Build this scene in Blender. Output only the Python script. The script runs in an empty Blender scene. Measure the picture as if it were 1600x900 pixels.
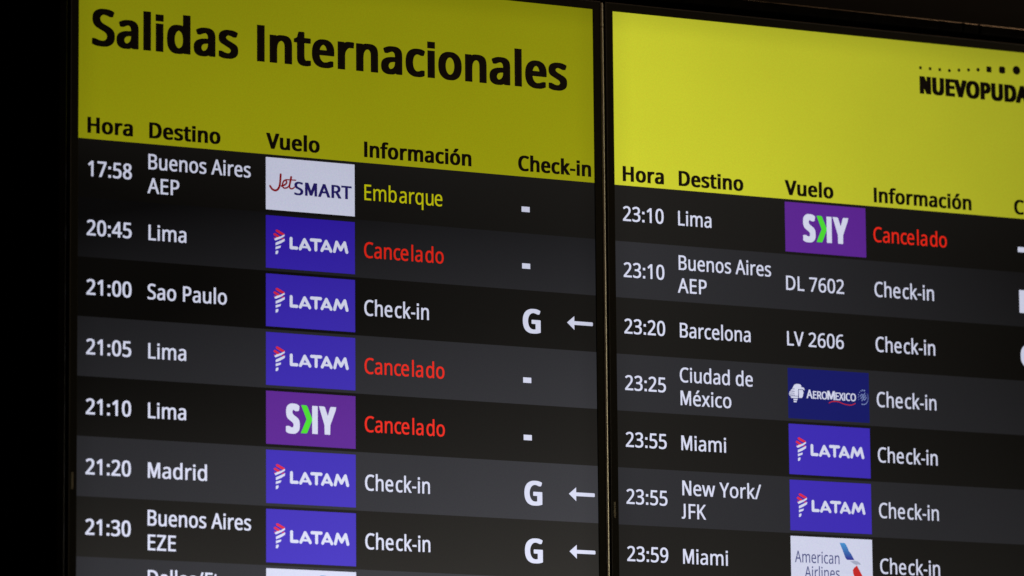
import bpy, math
from mathutils import Vector, Matrix
from mathutils.geometry import tessellate_polygon

# ------------------------------------------------------------------ camera
SC = bpy.context.scene
COL = SC.collection
W = 0.685                 # width of one lit panel, metres (portrait display)
S = W / 1080.0            # one screen unit
ZH = 2.95                 # height of the lower edge of the yellow header

cam_d = bpy.data.cameras.new('camera')
cam = bpy.data.objects.new('camera', cam_d)
COL.objects.link(cam)
cam.location = (-2.29237, -5.40979, ZH - 1.13412)
cam.rotation_mode = 'XYZ'
cam.rotation_euler = (math.radians(99.24009), math.radians(0.50032), math.radians(-27.79857))
cam_d.sensor_width = 36.0
cam_d.lens = 180.0
cam_d.clip_end = 100.0
cam_d.dof.use_dof = True
cam_d.dof.focus_distance = 6.20
cam_d.dof.aperture_fstop = 4.3
SC.camera = cam

# ------------------------------------------------------------------ world, lamps, exposure
world = bpy.data.worlds.new('World')
SC.world = world
world.use_nodes = True
bg = world.node_tree.nodes['Background']
bg.inputs['Color'].default_value = (1.0, 0.80, 0.58, 1)
bg.inputs['Strength'].default_value = 0.0015
SC.view_settings.view_transform = 'Standard'
SC.view_settings.look = 'None'
SC.view_settings.exposure = 0.0
SC.view_settings.gamma = 1.0


def area(name, loc, target, size, size_y, power, color):
    d = bpy.data.lights.new(name, 'AREA')
    d.shape = 'RECTANGLE'
    d.size = size
    d.size_y = size_y
    d.energy = power
    d.color = color
    o = bpy.data.objects.new(name, d)
    COL.objects.link(o)
    o.location = loc
    o.rotation_euler = (Vector(target) - Vector(loc)).to_track_quat('-Z', 'Y').to_euler()
    return o


CENTRE = (W, 0, ZH)
# warm lamps of the hall, far to the right and above
area('hall_lamp', (5.2, -3.0, ZH - 0.6), CENTRE, 0.7, 2.4, 31.0, (1.0, 0.90, 0.66))
area('ceiling_lamp', (3.2, -1.7, ZH + 2.9), CENTRE, 1.0, 0.5, 24.0, (1.0, 0.56, 0.28))

# ------------------------------------------------------------------ small helpers

def link(o, parent=None):
    COL.objects.link(o)
    if parent:
        o.parent = parent
    return o


def mesh_obj(name, verts, faces, mat, parent=None, smooth=False):
    me = bpy.data.meshes.new(name)
    me.from_pydata([tuple(v) for v in verts], [], [tuple(f) for f in faces])
    me.materials.append(mat)
    if smooth:
        me.polygons.foreach_set('use_smooth', [True] * len(me.polygons))
    me.update()
    return link(bpy.data.objects.new(name, me), parent)


def box_data(x0, x1, y0, y1, z0, z1, V, F):
    n = len(V)
    V += [(x0, y0, z0), (x1, y0, z0), (x1, y1, z0), (x0, y1, z0),
          (x0, y0, z1), (x1, y0, z1), (x1, y1, z1), (x0, y1, z1)]
    for f in ((0, 3, 2, 1), (4, 5, 6, 7), (0, 1, 5, 4), (1, 2, 6, 5), (2, 3, 7, 6), (3, 0, 4, 7)):
        F.append(tuple(n + i for i in f))


def tag(o, label=None, category=None, group=None, kind=None):
    if label: o['label'] = label
    if category: o['category'] = category
    if group: o['group'] = group
    if kind: o['kind'] = kind
    return o


def plain_mat(name, color, rough=0.5, metal=0.0, spec=0.5, grain=0.0, scale=200.0, bump=0.0):
    m = bpy.data.materials.new(name)
    m.use_nodes = True
    nt = m.node_tree
    b = nt.nodes['Principled BSDF']
    b.inputs['Metallic'].default_value = metal
    b.inputs['Specular IOR Level'].default_value = spec
    tc = nt.nodes.new('ShaderNodeTexCoord')
    nz = nt.nodes.new('ShaderNodeTexNoise')
    nz.inputs['Scale'].default_value = scale
    nz.inputs['Detail'].default_value = 4
    nt.links.new(tc.outputs['Object'], nz.inputs['Vector'])
    mx = nt.nodes.new('ShaderNodeMix')
    mx.data_type = 'RGBA'
    mx.inputs[6].default_value = tuple(c * (1 - grain) for c in color) + (1,)
    mx.inputs[7].default_value = tuple(min(1, c * (1 + grain)) for c in color) + (1,)
    nt.links.new(nz.outputs['Fac'], mx.inputs[0])
    nt.links.new(mx.outputs[2], b.inputs['Base Color'])
    mr = nt.nodes.new('ShaderNodeMapRange')
    mr.inputs['To Min'].default_value = max(0.02, rough - 0.08)
    mr.inputs['To Max'].default_value = min(1, rough + 0.08)
    nt.links.new(nz.outputs['Fac'], mr.inputs['Value'])
    nt.links.new(mr.outputs['Result'], b.inputs['Roughness'])
    if bump:
        bp = nt.nodes.new('ShaderNodeBump')
        bp.inputs['Strength'].default_value = bump
        bp.inputs['Distance'].default_value = 0.0004
        nt.links.new(nz.outputs['Fac'], bp.inputs['Height'])
        nt.links.new(bp.outputs['Normal'], b.inputs['Normal'])
    return m


# ------------------------------------------------------------------ emissive picture of the two panels
# Viewing-angle falloff, painted into the emission and fixed to each panel: brightness  a + b*u + c*v + d*u*v + e*v*v  with u, v
# measured over the panel (u 0..1 from the left, v in panel widths below the header).
FIELDS = {
    'first': {
        'header': (0.250, 0.045, 0.180, 0.0, 0.0),
        'white': (0.510, 0.010, 0.350, 0.0, 0.0),
        'tint': (0.500, 0.020, 0.700, 0.0, 0.0),
        'black': (0.0040, 0.0050, -0.0330, 0.0120, 0.0740),
        'grey': (-0.0058, 0.0100, 0.0570, 0.0300, -0.0060),
    },
    'second': {
        'header': (0.620, -0.300, 0.200, -0.1, 0.0),
        'white': (0.690, -0.150, 0.050, 0.0, 0.0),
        'tint': (0.840, -0.180, 0.120, 0.0, 0.0),
        'black': (0.0136, -0.0116, -0.0130, -0.0010, 0.0280),
        'grey': (0.0292, -0.0295, 0.0, 0.0200, 0.0070),
    },
}
# name: (colour, brightness field, share of the grey lift added on top)
PIX = {
    'yellow': ((1.00, 1.00, 0.014), 'header', 0.15),
    'ink': ((0.62, 0.38, 0.25), 'black', 0.0),
    'black_row': ((1.05, 0.98, 0.89), 'black', 0.0),
    'grey_row': ((0.98, 0.98, 1.12), 'grey', 0.0),
    'white': ((0.98, 1.01, 1.26), 'white', 0.3),
    'tile_white': ((0.94, 0.97, 1.22), 'white', 0.0),
    'red': ((1.0, 0.018, 0.004), 'tint', 0.5),
    'lime': ((0.80, 0.78, 0.004), 'tint', 0.3),
    'blue': ((0.030, 0.006, 0.50), 'tint', 1.0),
    'navy': ((0.001, 0.004, 0.150), 'tint', 0.38),
    'purple': ((0.120, 0.014, 0.330), 'tint', 0.5),
    'green': ((0.080, 0.85, 0.030), 'tint', 0.5),
    'logo_red': ((0.80, 0.020, 0.060), 'tint', 0.5),
    'script_red': ((0.34, 0.006, 0.012), 'tint', 0.3),
    'logo_navy': ((0.022, 0.014, 0.170), 'tint', 0.5),
    'slate': ((0.085, 0.095, 0.260), 'tint', 0.3),
    'steel': ((0.42, 0.46, 0.62), 'tint', 0.2),
    'tail_red': ((0.62, 0.020, 0.018), 'tint', 0.3),
    'pale_blue': ((0.26, 0.34, 0.66), 'tint', 0.3),
    'tail_blue': (None, 'tint', 0.3),
}
_pix = {}


def pix(disp, key):
    """screen material 'key' with the painted brightness falloff of display 'disp' (a root Empty)"""
    ck = (disp.name, key)
    if ck in _pix:
        return _pix[ck]
    color, field, lift = PIX[key]
    fl = FIELDS[disp['panel']]
    if key == 'yellow' and disp['panel'] == 'second':      # this panel shows a paler yellow
        color = (1.0, 1.02, 0.045)
    m = bpy.data.materials.new('screen_' + key)
    m.use_nodes = True
    nt = m.node_tree
    N, L = nt.nodes, nt.links
    b = N['Principled BSDF']
    b.inputs['Base Color'].default_value = (0.004, 0.004, 0.004, 1)
    b.inputs['Roughness'].default_value = 0.42
    b.inputs['Specular IOR Level'].default_value = 0.08
    tc = N.new('ShaderNodeTexCoord')
    tc.object = disp
    sp = N.new('ShaderNodeSeparateXYZ')
    L.new(tc.outputs['Object'], sp.inputs[0])

    def mth(op, a, c, clamp=False):
        n = N.new('ShaderNodeMath')
        n.operation = op
        n.use_clamp = clamp
        for i, v in enumerate((a, c)):
            if v is None:
                continue
            if isinstance(v, (int, float)):
                n.inputs[i].default_value = v
            else:
                L.new(v, n.inputs[i])
        return n.outputs[0]

    u = mth('ADD', mth('DIVIDE', sp.outputs[0], W), 0.5)
    v = mth('DIVIDE', mth('SUBTRACT', disp['header_z'], sp.outputs[2]), W)

    vc = mth('MINIMUM', mth('MAXIMUM', v, 0.0), 0.85)

    def fieldval(k):
        a, bb, c, d, e = fl[k]
        w = vc if k in ('black', 'grey') else v
        s = mth('ADD', mth('MULTIPLY', u, bb), a)
        s = mth('ADD', s, mth('MULTIPLY', w, c))
        s = mth('ADD', s, mth('MULTIPLY', mth('MULTIPLY', u, w), d))
        s = mth('ADD', s, mth('MULTIPLY', mth('MULTIPLY', w, w), e))
        return mth('MAXIMUM', s, 0.002)

    g = fieldval(field)
    # the brightness fades a little along the edges of the panel
    e1 = mth('SUBTRACT', 0.5, mth('ABSOLUTE', mth('SUBTRACT', u, 0.5), None))
    e2 = mth('ADD', v, 0.3175)
    for e, lo in ((e1, 0.90), (e2, 0.86)):
        mr = N.new('ShaderNodeMapRange')
        mr.interpolation_type = 'SMOOTHSTEP'
        mr.inputs['From Max'].default_value = 0.045
        mr.inputs['To Min'].default_value = lo
        L.new(e, mr.inputs['Value'])
        g = mth('MULTIPLY', g, mr.outputs['Result'])
    # fine pixel grain and slow mura
    for sc_, amp, det in ((620.0, 0.13, 1.0), (7.0, 0.10, 2.0)):
        nz = N.new('ShaderNodeTexNoise')
        nz.inputs['Scale'].default_value = sc_
        nz.inputs['Detail'].default_value = det
        L.new(tc.outputs['Object'], nz.inputs['Vector'])
        g = mth('MULTIPLY', g, mth('ADD', mth('MULTIPLY', nz.outputs['Fac'], amp), 1 - amp / 2))
        if det == 1.0:
            speck = nz
    vm = N.new('ShaderNodeVectorMath')
    vm.operation = 'SCALE'
    if color is None:        # light blue fading to deep blue down the tail fin
        tg = N.new('ShaderNodeTexCoord')
        sg = N.new('ShaderNodeSeparateXYZ')
        L.new(tg.outputs['Generated'], sg.inputs[0])
        cr = N.new('ShaderNodeValToRGB')
        cr.color_ramp.elements[0].color = (0.030, 0.020, 0.300, 1)
        cr.color_ramp.elements[1].color = (0.070, 0.330, 0.720, 1)
        L.new(sg.outputs[2], cr.inputs[0])
        L.new(cr.outputs[0], vm.inputs[0])
    else:
        vm.inputs[0].default_value = color
    L.new(g, vm.inputs['Scale'])
    # coloured speckle of the sub-pixels
    cm = N.new('ShaderNodeVectorMath')
    cm.operation = 'MULTIPLY_ADD'
    cm.inputs[1].default_value = (0.16,) * 3
    cm.inputs[2].default_value = (0.92,) * 3
    L.new(speck.outputs['Color'], cm.inputs[0])
    mu = N.new('ShaderNodeVectorMath')
    mu.operation = 'MULTIPLY'
    L.new(vm.outputs[0], mu.inputs[0])
    L.new(cm.outputs[0], mu.inputs[1])
    out = mu.outputs[0]
    if lift:  # black level raised by the viewing angle, painted into the emission
        lk = N.new('ShaderNodeVectorMath')
        lk.operation = 'SCALE'
        lk.inputs[0].default_value = (1.0, 0.95, 0.95)
        L.new(mth('MULTIPLY', fieldval('grey'), lift), lk.inputs['Scale'])
        ad = N.new('ShaderNodeVectorMath')
        ad.operation = 'ADD'
        L.new(out, ad.inputs[0])
        L.new(lk.outputs[0], ad.inputs[1])
        out = ad.outputs[0]
    L.new(out, b.inputs['Emission Color'])
    b.inputs['Emission Strength'].default_value = 1.0
    _pix[ck] = m
    return m


# ------------------------------------------------------------------ lettering
# outlines of the letters, 1000 = cap height: advance width, closed contours "x y x y ..."
GLYPHS = {
' ': (364, []),
'-': (451, ['56 321 56 430 395 430 395 321']),
'/': (521, ['507 1000 134 0 14 0 386 1000']),
'0': (801, ['732 501 730 423 724 351 714 284 700 224 680 170 656 123 627 82 592 48 553 21 507 2 456 -10 399 -14 329 -7 267 13 214 48 169 95 132 154 104 225 84 307 73 399 69 501 72 604 83 697 101 779 128 849 163 908 207 954 261 988 325 1009 399 1015 470 1009 532 988 585 954 631 908 668 849 696 779 716 697 728 604', '192 501 194 415 201 339 212 273 228 217 250 172 278 137 312 111 352 96 399 91 446 96 487 111 520 136 548 171 570 217 587 272 598 339 605 415 608 501 605 588 598 664 587 729 570 784 548 829 520 865 487 890 446 905 399 910 352 905 312 890 278 865 250 829 228 784 212 729 201 664 194 588']),
'1': (801, ['497 0 377 0 377 699 377 768 379 820 382 871 342 833 295 794 189 707 125 790 395 1000 497 1000']),
'2': (801, ['728 0 67 0 67 102 329 367 457 501 488 540 514 579 535 617 550 656 559 697 562 741 556 792 540 833 513 866 477 890 434 904 385 909 339 906 296 898 257 884 220 865 182 841 144 814 78 896 165 957 197 973 231 987 267 999 305 1007 344 1012 385 1014 445 1010 498 1000 546 982 588 957 622 927 651 890 671 848 683 800 688 748 684 697 673 648 655 601 631 555 601 510 566 466 431 323 223 118 223 112 728 112']),
'3': (801, ['690 766 688 723 679 685 665 650 646 619 622 593 593 570 560 551 523 537 483 527 483 521 557 506 616 481 662 445 695 400 715 346 721 284 717 228 703 177 681 130 649 88 607 52 555 24 493 3 421 -10 338 -14 286 -13 238 -9 192 -2 148 8 105 22 63 41 63 155 106 136 151 120 199 107 247 97 294 92 339 90 420 95 485 113 533 142 566 182 586 230 592 287 589 326 578 360 560 389 534 412 502 431 463 445 419 455 368 462 312 463 216 463 216 569 314 569 366 571 412 579 452 592 486 610 514 633 536 659 552 689 561 722 564 758 559 803 543 840 515 870 479 893 434 906 382 910 348 909 316 906 286 900 205 870 130 826 69 910 107 937 151 961 201 983 256 1000 316 1011 381 1014 477 1006 554 983 614 944 656 893 682 834']),
'4': (801, ['773 227 627 227 627 0 508 0 508 227 29 227 29 332 500 1006 627 1006 627 338 773 338', '508 653 509 719 511 776 513 827 515 874 510 874 482 816 450 765 150 338 508 338']),
'5': (801, ['385 613 450 609 510 598 563 578 610 552 649 518 680 478 703 432 717 379 721 319 716 253 701 194 676 141 642 95 600 56 548 26 489 4 422 -10 347 -14 297 -12 249 -8 202 0 159 11 121 24 88 41 88 157 124 138 165 122 211 108 258 99 304 93 349 91 396 94 439 101 478 114 512 132 541 156 564 186 581 221 592 261 595 307 588 367 568 417 535 457 487 486 424 504 345 510 255 503 174 489 112 528 150 1000 651 1000 651 888 255 888 231 598 295 608']),
'6': (801, ['77 427 78 485 82 542 89 598 99 653 113 706 130 757 152 805 179 849 211 890 249 926 293 956 342 981 399 999 463 1010 535 1014 600 1011 658 1001 658 896 601 909 538 913 477 910 423 899 377 881 337 857 303 827 275 793 253 753 235 711 221 664 211 614 205 562 200 508 209 508 224 530 242 550 262 569 285 585 311 599 340 611 372 619 407 624 445 626 501 622 552 610 597 590 638 563 671 528 699 487 719 438 731 383 735 322 731 256 718 196 696 143 666 96 630 58 586 27 536 4 480 -9 417 -14 371 -11 326 -2 284 13 245 33 209 61 176 94 147 133 122 179 103 232 89 290 80 356', '416 90 471 96 519 115 559 146 589 191 607 250 613 322 608 381 592 432 565 473 528 504 479 523 420 529 378 526 340 517 305 502 275 482 250 459 229 433 214 404 205 376 202 346 203 315 208 285 215 255 225 226 239 198 256 172 275 149 298 129 323 112 351 100 382 92']),
'7': (801, ['191 0 601 888 62 888 62 1000 732 1000 732 905 326 0']),
'8': (801, ['399 1014 456 1011 507 1002 555 987 596 966 631 939 660 906 682 868 695 824 699 775 696 736 687 701 673 669 654 641 631 614 604 590 574 568 542 548 508 529 548 509 586 487 621 463 652 437 679 408 701 377 718 342 728 303 731 259 727 206 713 157 690 114 660 77 622 45 576 20 524 1 467 -10 403 -14 335 -10 274 0 221 18 175 43 137 73 107 110 86 153 73 201 69 255 72 299 81 338 97 374 119 406 144 435 174 461 206 484 240 504 276 522 244 542 215 563 187 586 162 611 141 638 124 668 111 701 103 737 101 776 105 825 118 868 140 905 169 938 205 965 246 986 293 1002 344 1011', '189 253 195 208 212 167 241 132 282 105 335 89 401 84 463 89 515 105 557 132 587 168 605 210 611 258 608 289 599 318 585 344 565 368 541 390 512 410 479 429 442 447 401 463 378 472 339 454 305 435 275 415 249 393 228 370 211 345 199 317 192 287', '398 915 349 910 307 898 271 877 243 849 227 813 221 770 224 738 232 709 246 683 264 661 286 641 312 624 405 577 492 623 516 641 537 661 554 684 567 710 574 738 577 770 572 813 555 849 528 877 492 898 448 910']),
'9': (801, ['728 573 727 516 723 459 716 403 706 347 693 294 675 243 653 195 626 151 594 110 556 74 512 44 462 19 405 1 341 -10 269 -14 204 -10 143 0 143 105 202 92 266 87 328 90 382 101 428 119 467 143 501 172 529 207 552 245 570 288 584 335 594 385 600 437 604 490 595 490 580 469 562 450 542 431 519 415 493 401 464 389 432 381 396 376 357 374 302 378 252 390 207 410 166 437 133 471 106 513 86 561 74 615 70 676 74 743 88 803 110 857 140 904 177 942 221 973 272 996 328 1009 389 1014 436 1011 480 1002 522 987 562 965 598 938 630 905 659 865 683 819 702 768 717 709 725 644', '389 910 335 904 288 885 247 853 216 808 198 750 192 678 197 618 213 567 239 526 276 495 324 477 384 470 427 474 465 483 500 498 530 518 556 541 576 567 591 596 601 624 604 654 602 684 598 714 590 744 580 774 567 802 550 828 531 851 509 871 483 888 455 900 423 908']),
':': (375, ['101 76 104 107 112 131 126 148 144 160 164 167 186 169 209 167 230 160 249 148 263 131 272 107 275 76 272 45 263 21 249 3 230 -10 209 -17 186 -20 164 -17 144 -10 126 3 112 21 104 45', '101 675 104 707 112 732 126 749 144 761 164 768 186 770 209 768 230 761 249 749 263 732 272 707 275 675 272 645 263 620 249 602 230 590 209 582 186 580 164 582 144 590 126 602 112 620 104 645']),
'A': (895, ['763 0 643 309 246 309 127 0 0 0 391 1004 504 1004 893 0', '493 724 479 765 460 826 445 874 431 817 415 765 402 724 289 422 605 422']),
'B': (910, ['422 1000 536 994 631 975 705 945 758 899 790 834 801 752 799 714 791 680 779 648 763 619 741 594 715 572 684 554 650 540 611 531 611 524 651 515 689 503 725 487 756 467 783 442 805 412 822 376 831 333 835 284 830 227 816 175 793 130 761 91 721 58 673 33 618 15 556 4 487 0 136 0 136 1000', '447 574 524 579 582 593 623 615 650 647 666 688 671 738 664 788 645 827 613 856 566 876 504 888 427 892 262 892 262 574', '262 469 262 106 463 106 543 112 605 129 648 158 677 196 695 242 700 294 698 328 690 359 677 386 658 411 633 431 600 447 560 459 511 467 454 469']),
'C': (885, ['564 903 513 900 465 891 420 876 379 855 343 828 311 796 283 759 260 716 242 669 229 617 221 560 218 500 223 421 236 350 257 286 287 230 325 183 372 146 427 118 491 102 563 97 606 98 648 102 688 108 802 136 802 27 765 14 726 4 687 -4 645 -10 597 -13 545 -14 449 -7 364 14 290 49 227 97 176 157 137 228 108 310 91 401 85 501 89 575 99 644 117 709 141 768 172 823 209 871 253 913 303 949 360 977 423 997 491 1010 566 1014 617 1012 666 1007 714 999 760 987 803 972 842 955 791 849 688 886 649 896 608 901']),
'D': (1022, ['937 510 930 404 909 310 875 228 827 159 768 102 696 57 613 26 519 6 415 0 136 0 136 1000 444 1000 540 994 628 975 706 944 774 901 831 846 877 779 910 701 930 611', '804 506 799 589 784 662 760 724 726 776 683 818 631 851 570 874 502 887 426 892 262 892 262 108 398 108 522 119 623 152 702 208 759 286 793 385']),
'E': (779, ['695 0 136 0 136 1000 695 1000 695 889 262 889 262 577 669 577 669 468 262 468 262 111 695 111']),
'F': (727, ['262 0 136 0 136 1000 695 1000 695 889 262 889 262 535 668 535 668 424 262 424']),
'G': (1020, ['570 528 916 528 916 38 862 22 807 9 752 -1 694 -8 632 -13 564 -14 466 -7 379 14 302 48 237 96 183 155 141 226 110 308 92 399 85 500 92 600 113 690 147 772 194 843 253 902 324 950 407 986 500 1007 604 1014 659 1012 712 1007 762 999 811 987 858 972 902 955 854 846 817 861 777 875 735 886 690 896 644 901 597 903 521 898 453 882 392 854 340 817 296 771 262 715 237 651 222 579 217 500 221 424 234 353 256 289 286 233 327 185 377 146 438 118 510 101 594 95 706 102 790 119 790 416 570 416']),
'H': (1038, ['900 0 775 0 775 466 262 466 262 0 136 0 136 1000 262 1000 262 577 775 577 775 1000 900 1000']),
'I': (380, ['127 0 127 1000 253 1000 253 0']),
'J': (382, ['-6 -266 -64 -261 -109 -248 -109 -141 -62 -151 -8 -155 15 -154 37 -149 58 -141 78 -130 95 -113 109 -92 120 -66 127 -33 129 6 129 1000 255 1000 255 15 251 -45 241 -98 223 -144 198 -182 168 -212 132 -236 90 -253 44 -263']),
'K': (867, ['867 0 718 0 364 478 262 388 262 0 136 0 136 1000 262 1000 262 507 347 602 434 698 705 1000 852 1000 455 564']),
'L': (734, ['136 0 136 1000 262 1000 262 112 699 112 699 0']),
'M': (1270, ['577 0 248 877 242 877 247 805 251 711 252 606 252 0 136 0 136 1000 322 1000 630 181 636 181 950 1000 1134 1000 1134 0 1010 0 1010 615 1011 712 1015 803 1020 875 1014 875 681 0']),
'N': (1064, ['929 0 782 0 246 830 241 830 246 754 250 660 252 559 252 0 136 0 136 1000 282 1000 815 172 821 172 817 239 813 338 811 436 811 1000 929 1000']),
'O': (1094, ['1008 501 1005 426 995 356 979 291 956 230 927 176 891 127 850 85 801 50 747 22 687 2 620 -10 548 -14 473 -10 404 3 343 23 289 51 240 86 199 128 164 176 135 231 114 291 98 357 89 428 85 503 91 601 108 691 136 772 175 843 226 902 289 951 364 987 450 1008 549 1015 644 1008 728 987 801 952 864 903 915 844 956 772 985 691 1003 601', '218 501 222 421 234 349 253 284 281 228 317 182 362 144 415 117 477 101 548 95 619 101 681 117 733 144 777 182 813 228 840 284 860 349 871 421 875 501 867 618 840 717 797 798 735 857 652 893 549 905 478 899 416 883 362 856 317 820 281 773 253 718 234 654 222 581']),
'P': (847, ['401 1000 519 991 615 966 686 923 736 865 766 792 776 706 774 665 767 626 756 587 739 551 717 517 689 486 655 458 614 435 566 415 511 401 448 392 377 389 262 389 262 0 136 0 136 1000', '389 892 262 892 262 497 363 497 423 499 475 506 521 517 559 534 591 555 615 583 632 616 642 655 646 700 639 759 618 807 584 845 535 871 470 887']),
'R': (871, ['412 1000 490 997 558 986 617 968 666 944 706 912 737 874 758 828 772 776 776 716 773 665 763 621 746 583 725 550 700 521 671 498 641 478 609 462 576 448 850 0 703 0 461 413 262 413 262 0 136 0 136 1000', '405 891 262 891 262 520 412 520 486 525 545 541 590 568 621 605 639 653 646 710 643 751 634 786 620 815 599 839 573 858 541 873 502 883 457 889']),
'S': (769, ['703 268 698 211 684 160 660 116 627 77 585 45 536 20 479 1 416 -10 346 -14 239 -8 146 8 71 34 71 154 108 140 150 126 197 114 247 103 299 97 352 95 398 97 440 104 476 115 507 130 532 148 552 171 566 196 574 225 577 256 575 287 568 315 556 339 539 361 515 382 484 401 445 421 398 441 342 462 229 513 199 532 172 553 148 576 129 600 113 627 100 655 91 687 86 721 84 759 89 810 102 855 125 896 155 931 193 960 237 983 288 1000 343 1011 403 1014 457 1012 507 1007 555 999 599 987 640 974 679 958 640 850 527 888 486 896 444 902 401 903 361 901 326 895 295 885 270 871 249 854 232 834 221 811 214 785 211 758 214 726 221 698 232 674 249 652 272 632 301 613 337 595 379 576 430 556 486 534 535 511 579 487 616 460 647 431 671 398 689 360 700 317']),
'T': (779, ['452 0 326 0 326 889 14 889 14 1000 763 1000 763 889 452 889']),
'U': (1024, ['896 353 892 286 878 224 854 166 821 114 779 70 726 34 664 7 590 -9 507 -14 393 -3 298 31 223 87 169 162 137 252 126 356 126 1000 252 1000 252 352 259 276 281 213 317 162 368 125 434 103 514 95 571 99 620 110 662 128 696 153 724 183 745 219 760 260 769 304 772 353 772 1000 896 1000']),
'V': (840, ['840 1000 483 0 357 0 0 1000 132 1000 357 359 384 280 404 208 420 140 436 209 457 282 483 361 707 1000']),
'W': (1302, ['1284 1000 1018 0 891 0 696 655 679 716 664 775 652 823 646 853 641 823 630 775 615 715 598 651 409 0 282 0 17 1000 148 1000 304 389 319 326 333 264 343 206 352 151 361 209 373 270 388 333 405 396 581 1000 711 1000 895 392 913 327 929 263 940 204 950 151 961 225 977 305 999 391 1153 1000']),
'X': (821, ['815 0 672 0 408 434 139 0 6 0 338 521 27 1000 167 1000 412 608 658 1000 791 1000 482 524']),
'Y': (793, ['396 508 657 1000 793 1000 459 388 459 0 333 0 333 382 0 1000 137 1000']),
'Z': (801, ['746 0 53 0 53 95 580 888 70 888 70 1000 732 1000 732 905 206 112 746 112']),
'a': (786, ['403 763 487 757 555 737 606 703 643 655 665 591 672 511 672 0 583 0 559 106 553 106 532 81 509 58 487 39 463 22 437 9 408 -1 377 -8 341 -13 301 -14 258 -11 217 -3 180 10 147 29 118 53 95 83 78 119 68 161 64 209 74 278 104 335 153 382 222 416 313 438 424 448 552 452 552 497 547 553 534 597 511 627 480 648 442 660 396 664 358 662 320 656 284 646 185 606 147 699 182 716 221 731 263 744 309 755 355 761', '440 363 356 355 291 340 246 318 216 288 198 251 192 207 196 169 209 138 230 115 258 98 291 89 329 85 389 91 442 109 487 138 522 179 543 233 550 300 550 367']),
'b': (861, ['242 805 240 716 235 651 242 651 266 681 296 708 331 731 371 749 420 760 475 763 562 752 637 720 700 666 747 590 775 494 784 375 780 294 767 222 746 160 717 107 680 63 637 29 588 5 534 -9 475 -14 420 -10 371 0 331 18 296 41 266 67 242 95 232 95 207 0 119 0 119 1064 242 1064', '454 661 404 658 362 648 328 631 300 607 278 576 262 538 251 493 244 440 242 379 242 374 247 289 262 218 288 162 327 121 383 96 457 88 518 96 568 121 607 162 635 219 651 291 657 377 651 463 635 534 607 590 568 629 517 653']),
'c': (672, ['420 -14 356 -9 297 4 243 27 195 59 154 101 121 153 97 215 82 288 77 371 82 458 98 533 123 597 158 649 199 692 249 724 304 747 364 760 429 765 466 763 503 759 539 753 572 744 601 735 626 724 588 622 510 646 481 652 453 656 426 657 378 653 337 643 301 625 271 600 247 568 228 529 215 484 207 432 205 373 207 316 215 265 228 220 247 181 271 150 300 125 334 107 374 96 419 92 458 94 494 98 527 105 613 136 613 27 587 15 560 5 530 -3 498 -9 461 -13']),
'd': (861, ['385 -14 298 -3 223 29 161 83 114 159 86 256 77 374 86 492 115 590 162 666 224 721 299 754 386 765 424 763 458 758 489 750 516 739 542 726 564 710 585 693 603 674 619 654 627 654 623 708 619 765 619 1064 742 1064 742 0 643 0 625 101 619 101 603 80 585 61 564 43 542 27 516 13 488 1 457 -7 423 -12', '405 88 476 95 532 117 572 153 599 204 615 270 621 350 621 373 615 459 600 530 574 587 535 629 478 654 403 662 343 654 293 627 254 583 227 525 210 454 205 371 210 288 227 219 254 162 293 121 343 96']),
'e': (790, ['409 765 470 760 526 746 575 723 618 691 653 651 681 604 702 551 714 491 718 426 718 352 205 352 213 273 235 209 270 158 317 121 375 98 444 91 490 92 532 97 571 104 685 143 685 35 647 20 609 7 571 -2 532 -9 487 -13 438 -14 370 -9 307 5 250 29 199 63 157 106 123 159 97 221 82 291 77 370 82 448 95 518 118 581 150 636 188 681 235 717 287 744 345 759', '408 664 353 658 306 639 268 607 239 564 218 512 207 450 590 450 587 491 581 528 570 562 555 591 535 616 510 637 481 652 447 661']),
'f': (482, ['465 655 276 655 276 0 153 0 153 655 21 655 21 713 153 755 153 798 156 859 165 911 181 955 203 992 231 1021 265 1043 304 1059 347 1068 396 1071 478 1064 542 1046 510 950 458 963 398 970 360 966 330 952 306 929 289 896 279 853 276 800 276 751 465 751']),
'h': (866, ['242 752 240 698 235 647 244 647 261 672 281 693 304 711 329 727 356 740 385 750 415 757 446 762 478 763 535 760 586 751 630 735 667 712 697 682 721 646 738 601 749 549 752 489 752 0 630 0 630 480 626 536 612 581 590 616 557 641 515 656 462 661 410 658 366 647 331 630 302 605 279 574 263 537 251 493 244 444 242 388 242 0 119 0 119 1064 242 1064']),
'i': (361, ['242 751 242 0 119 0 119 751', '182 1032 200 1030 217 1024 232 1013 244 998 251 978 253 954 251 930 244 910 232 895 217 884 200 877 182 875 163 877 145 884 130 895 119 910 112 930 109 954 112 978 119 998 130 1013 145 1024 163 1030']),
'k': (748, ['241 508 239 450 235 386 241 386 266 419 300 461 331 497 570 751 714 751 410 430 735 0 587 0 326 350 241 276 241 0 119 0 119 1064 241 1064']),
'l': (361, ['242 0 119 0 119 1064 242 1064']),
'm': (1309, ['943 765 1020 757 1084 736 1133 700 1168 647 1189 577 1196 489 1196 0 1074 0 1074 483 1070 537 1058 581 1037 616 1008 641 969 656 922 661 856 654 804 633 765 598 739 550 724 488 718 415 718 0 597 0 597 483 595 520 589 553 580 582 567 606 550 626 529 641 505 652 476 659 443 661 396 658 356 647 323 630 297 605 277 575 261 538 251 495 244 445 242 389 242 0 119 0 119 751 218 751 237 648 244 648 261 673 280 695 302 714 326 729 351 742 378 752 406 759 435 763 465 765 520 761 568 751 610 734 645 710 673 678 695 639 702 639 730 678 764 710 805 734 849 751 895 761']),
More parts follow.
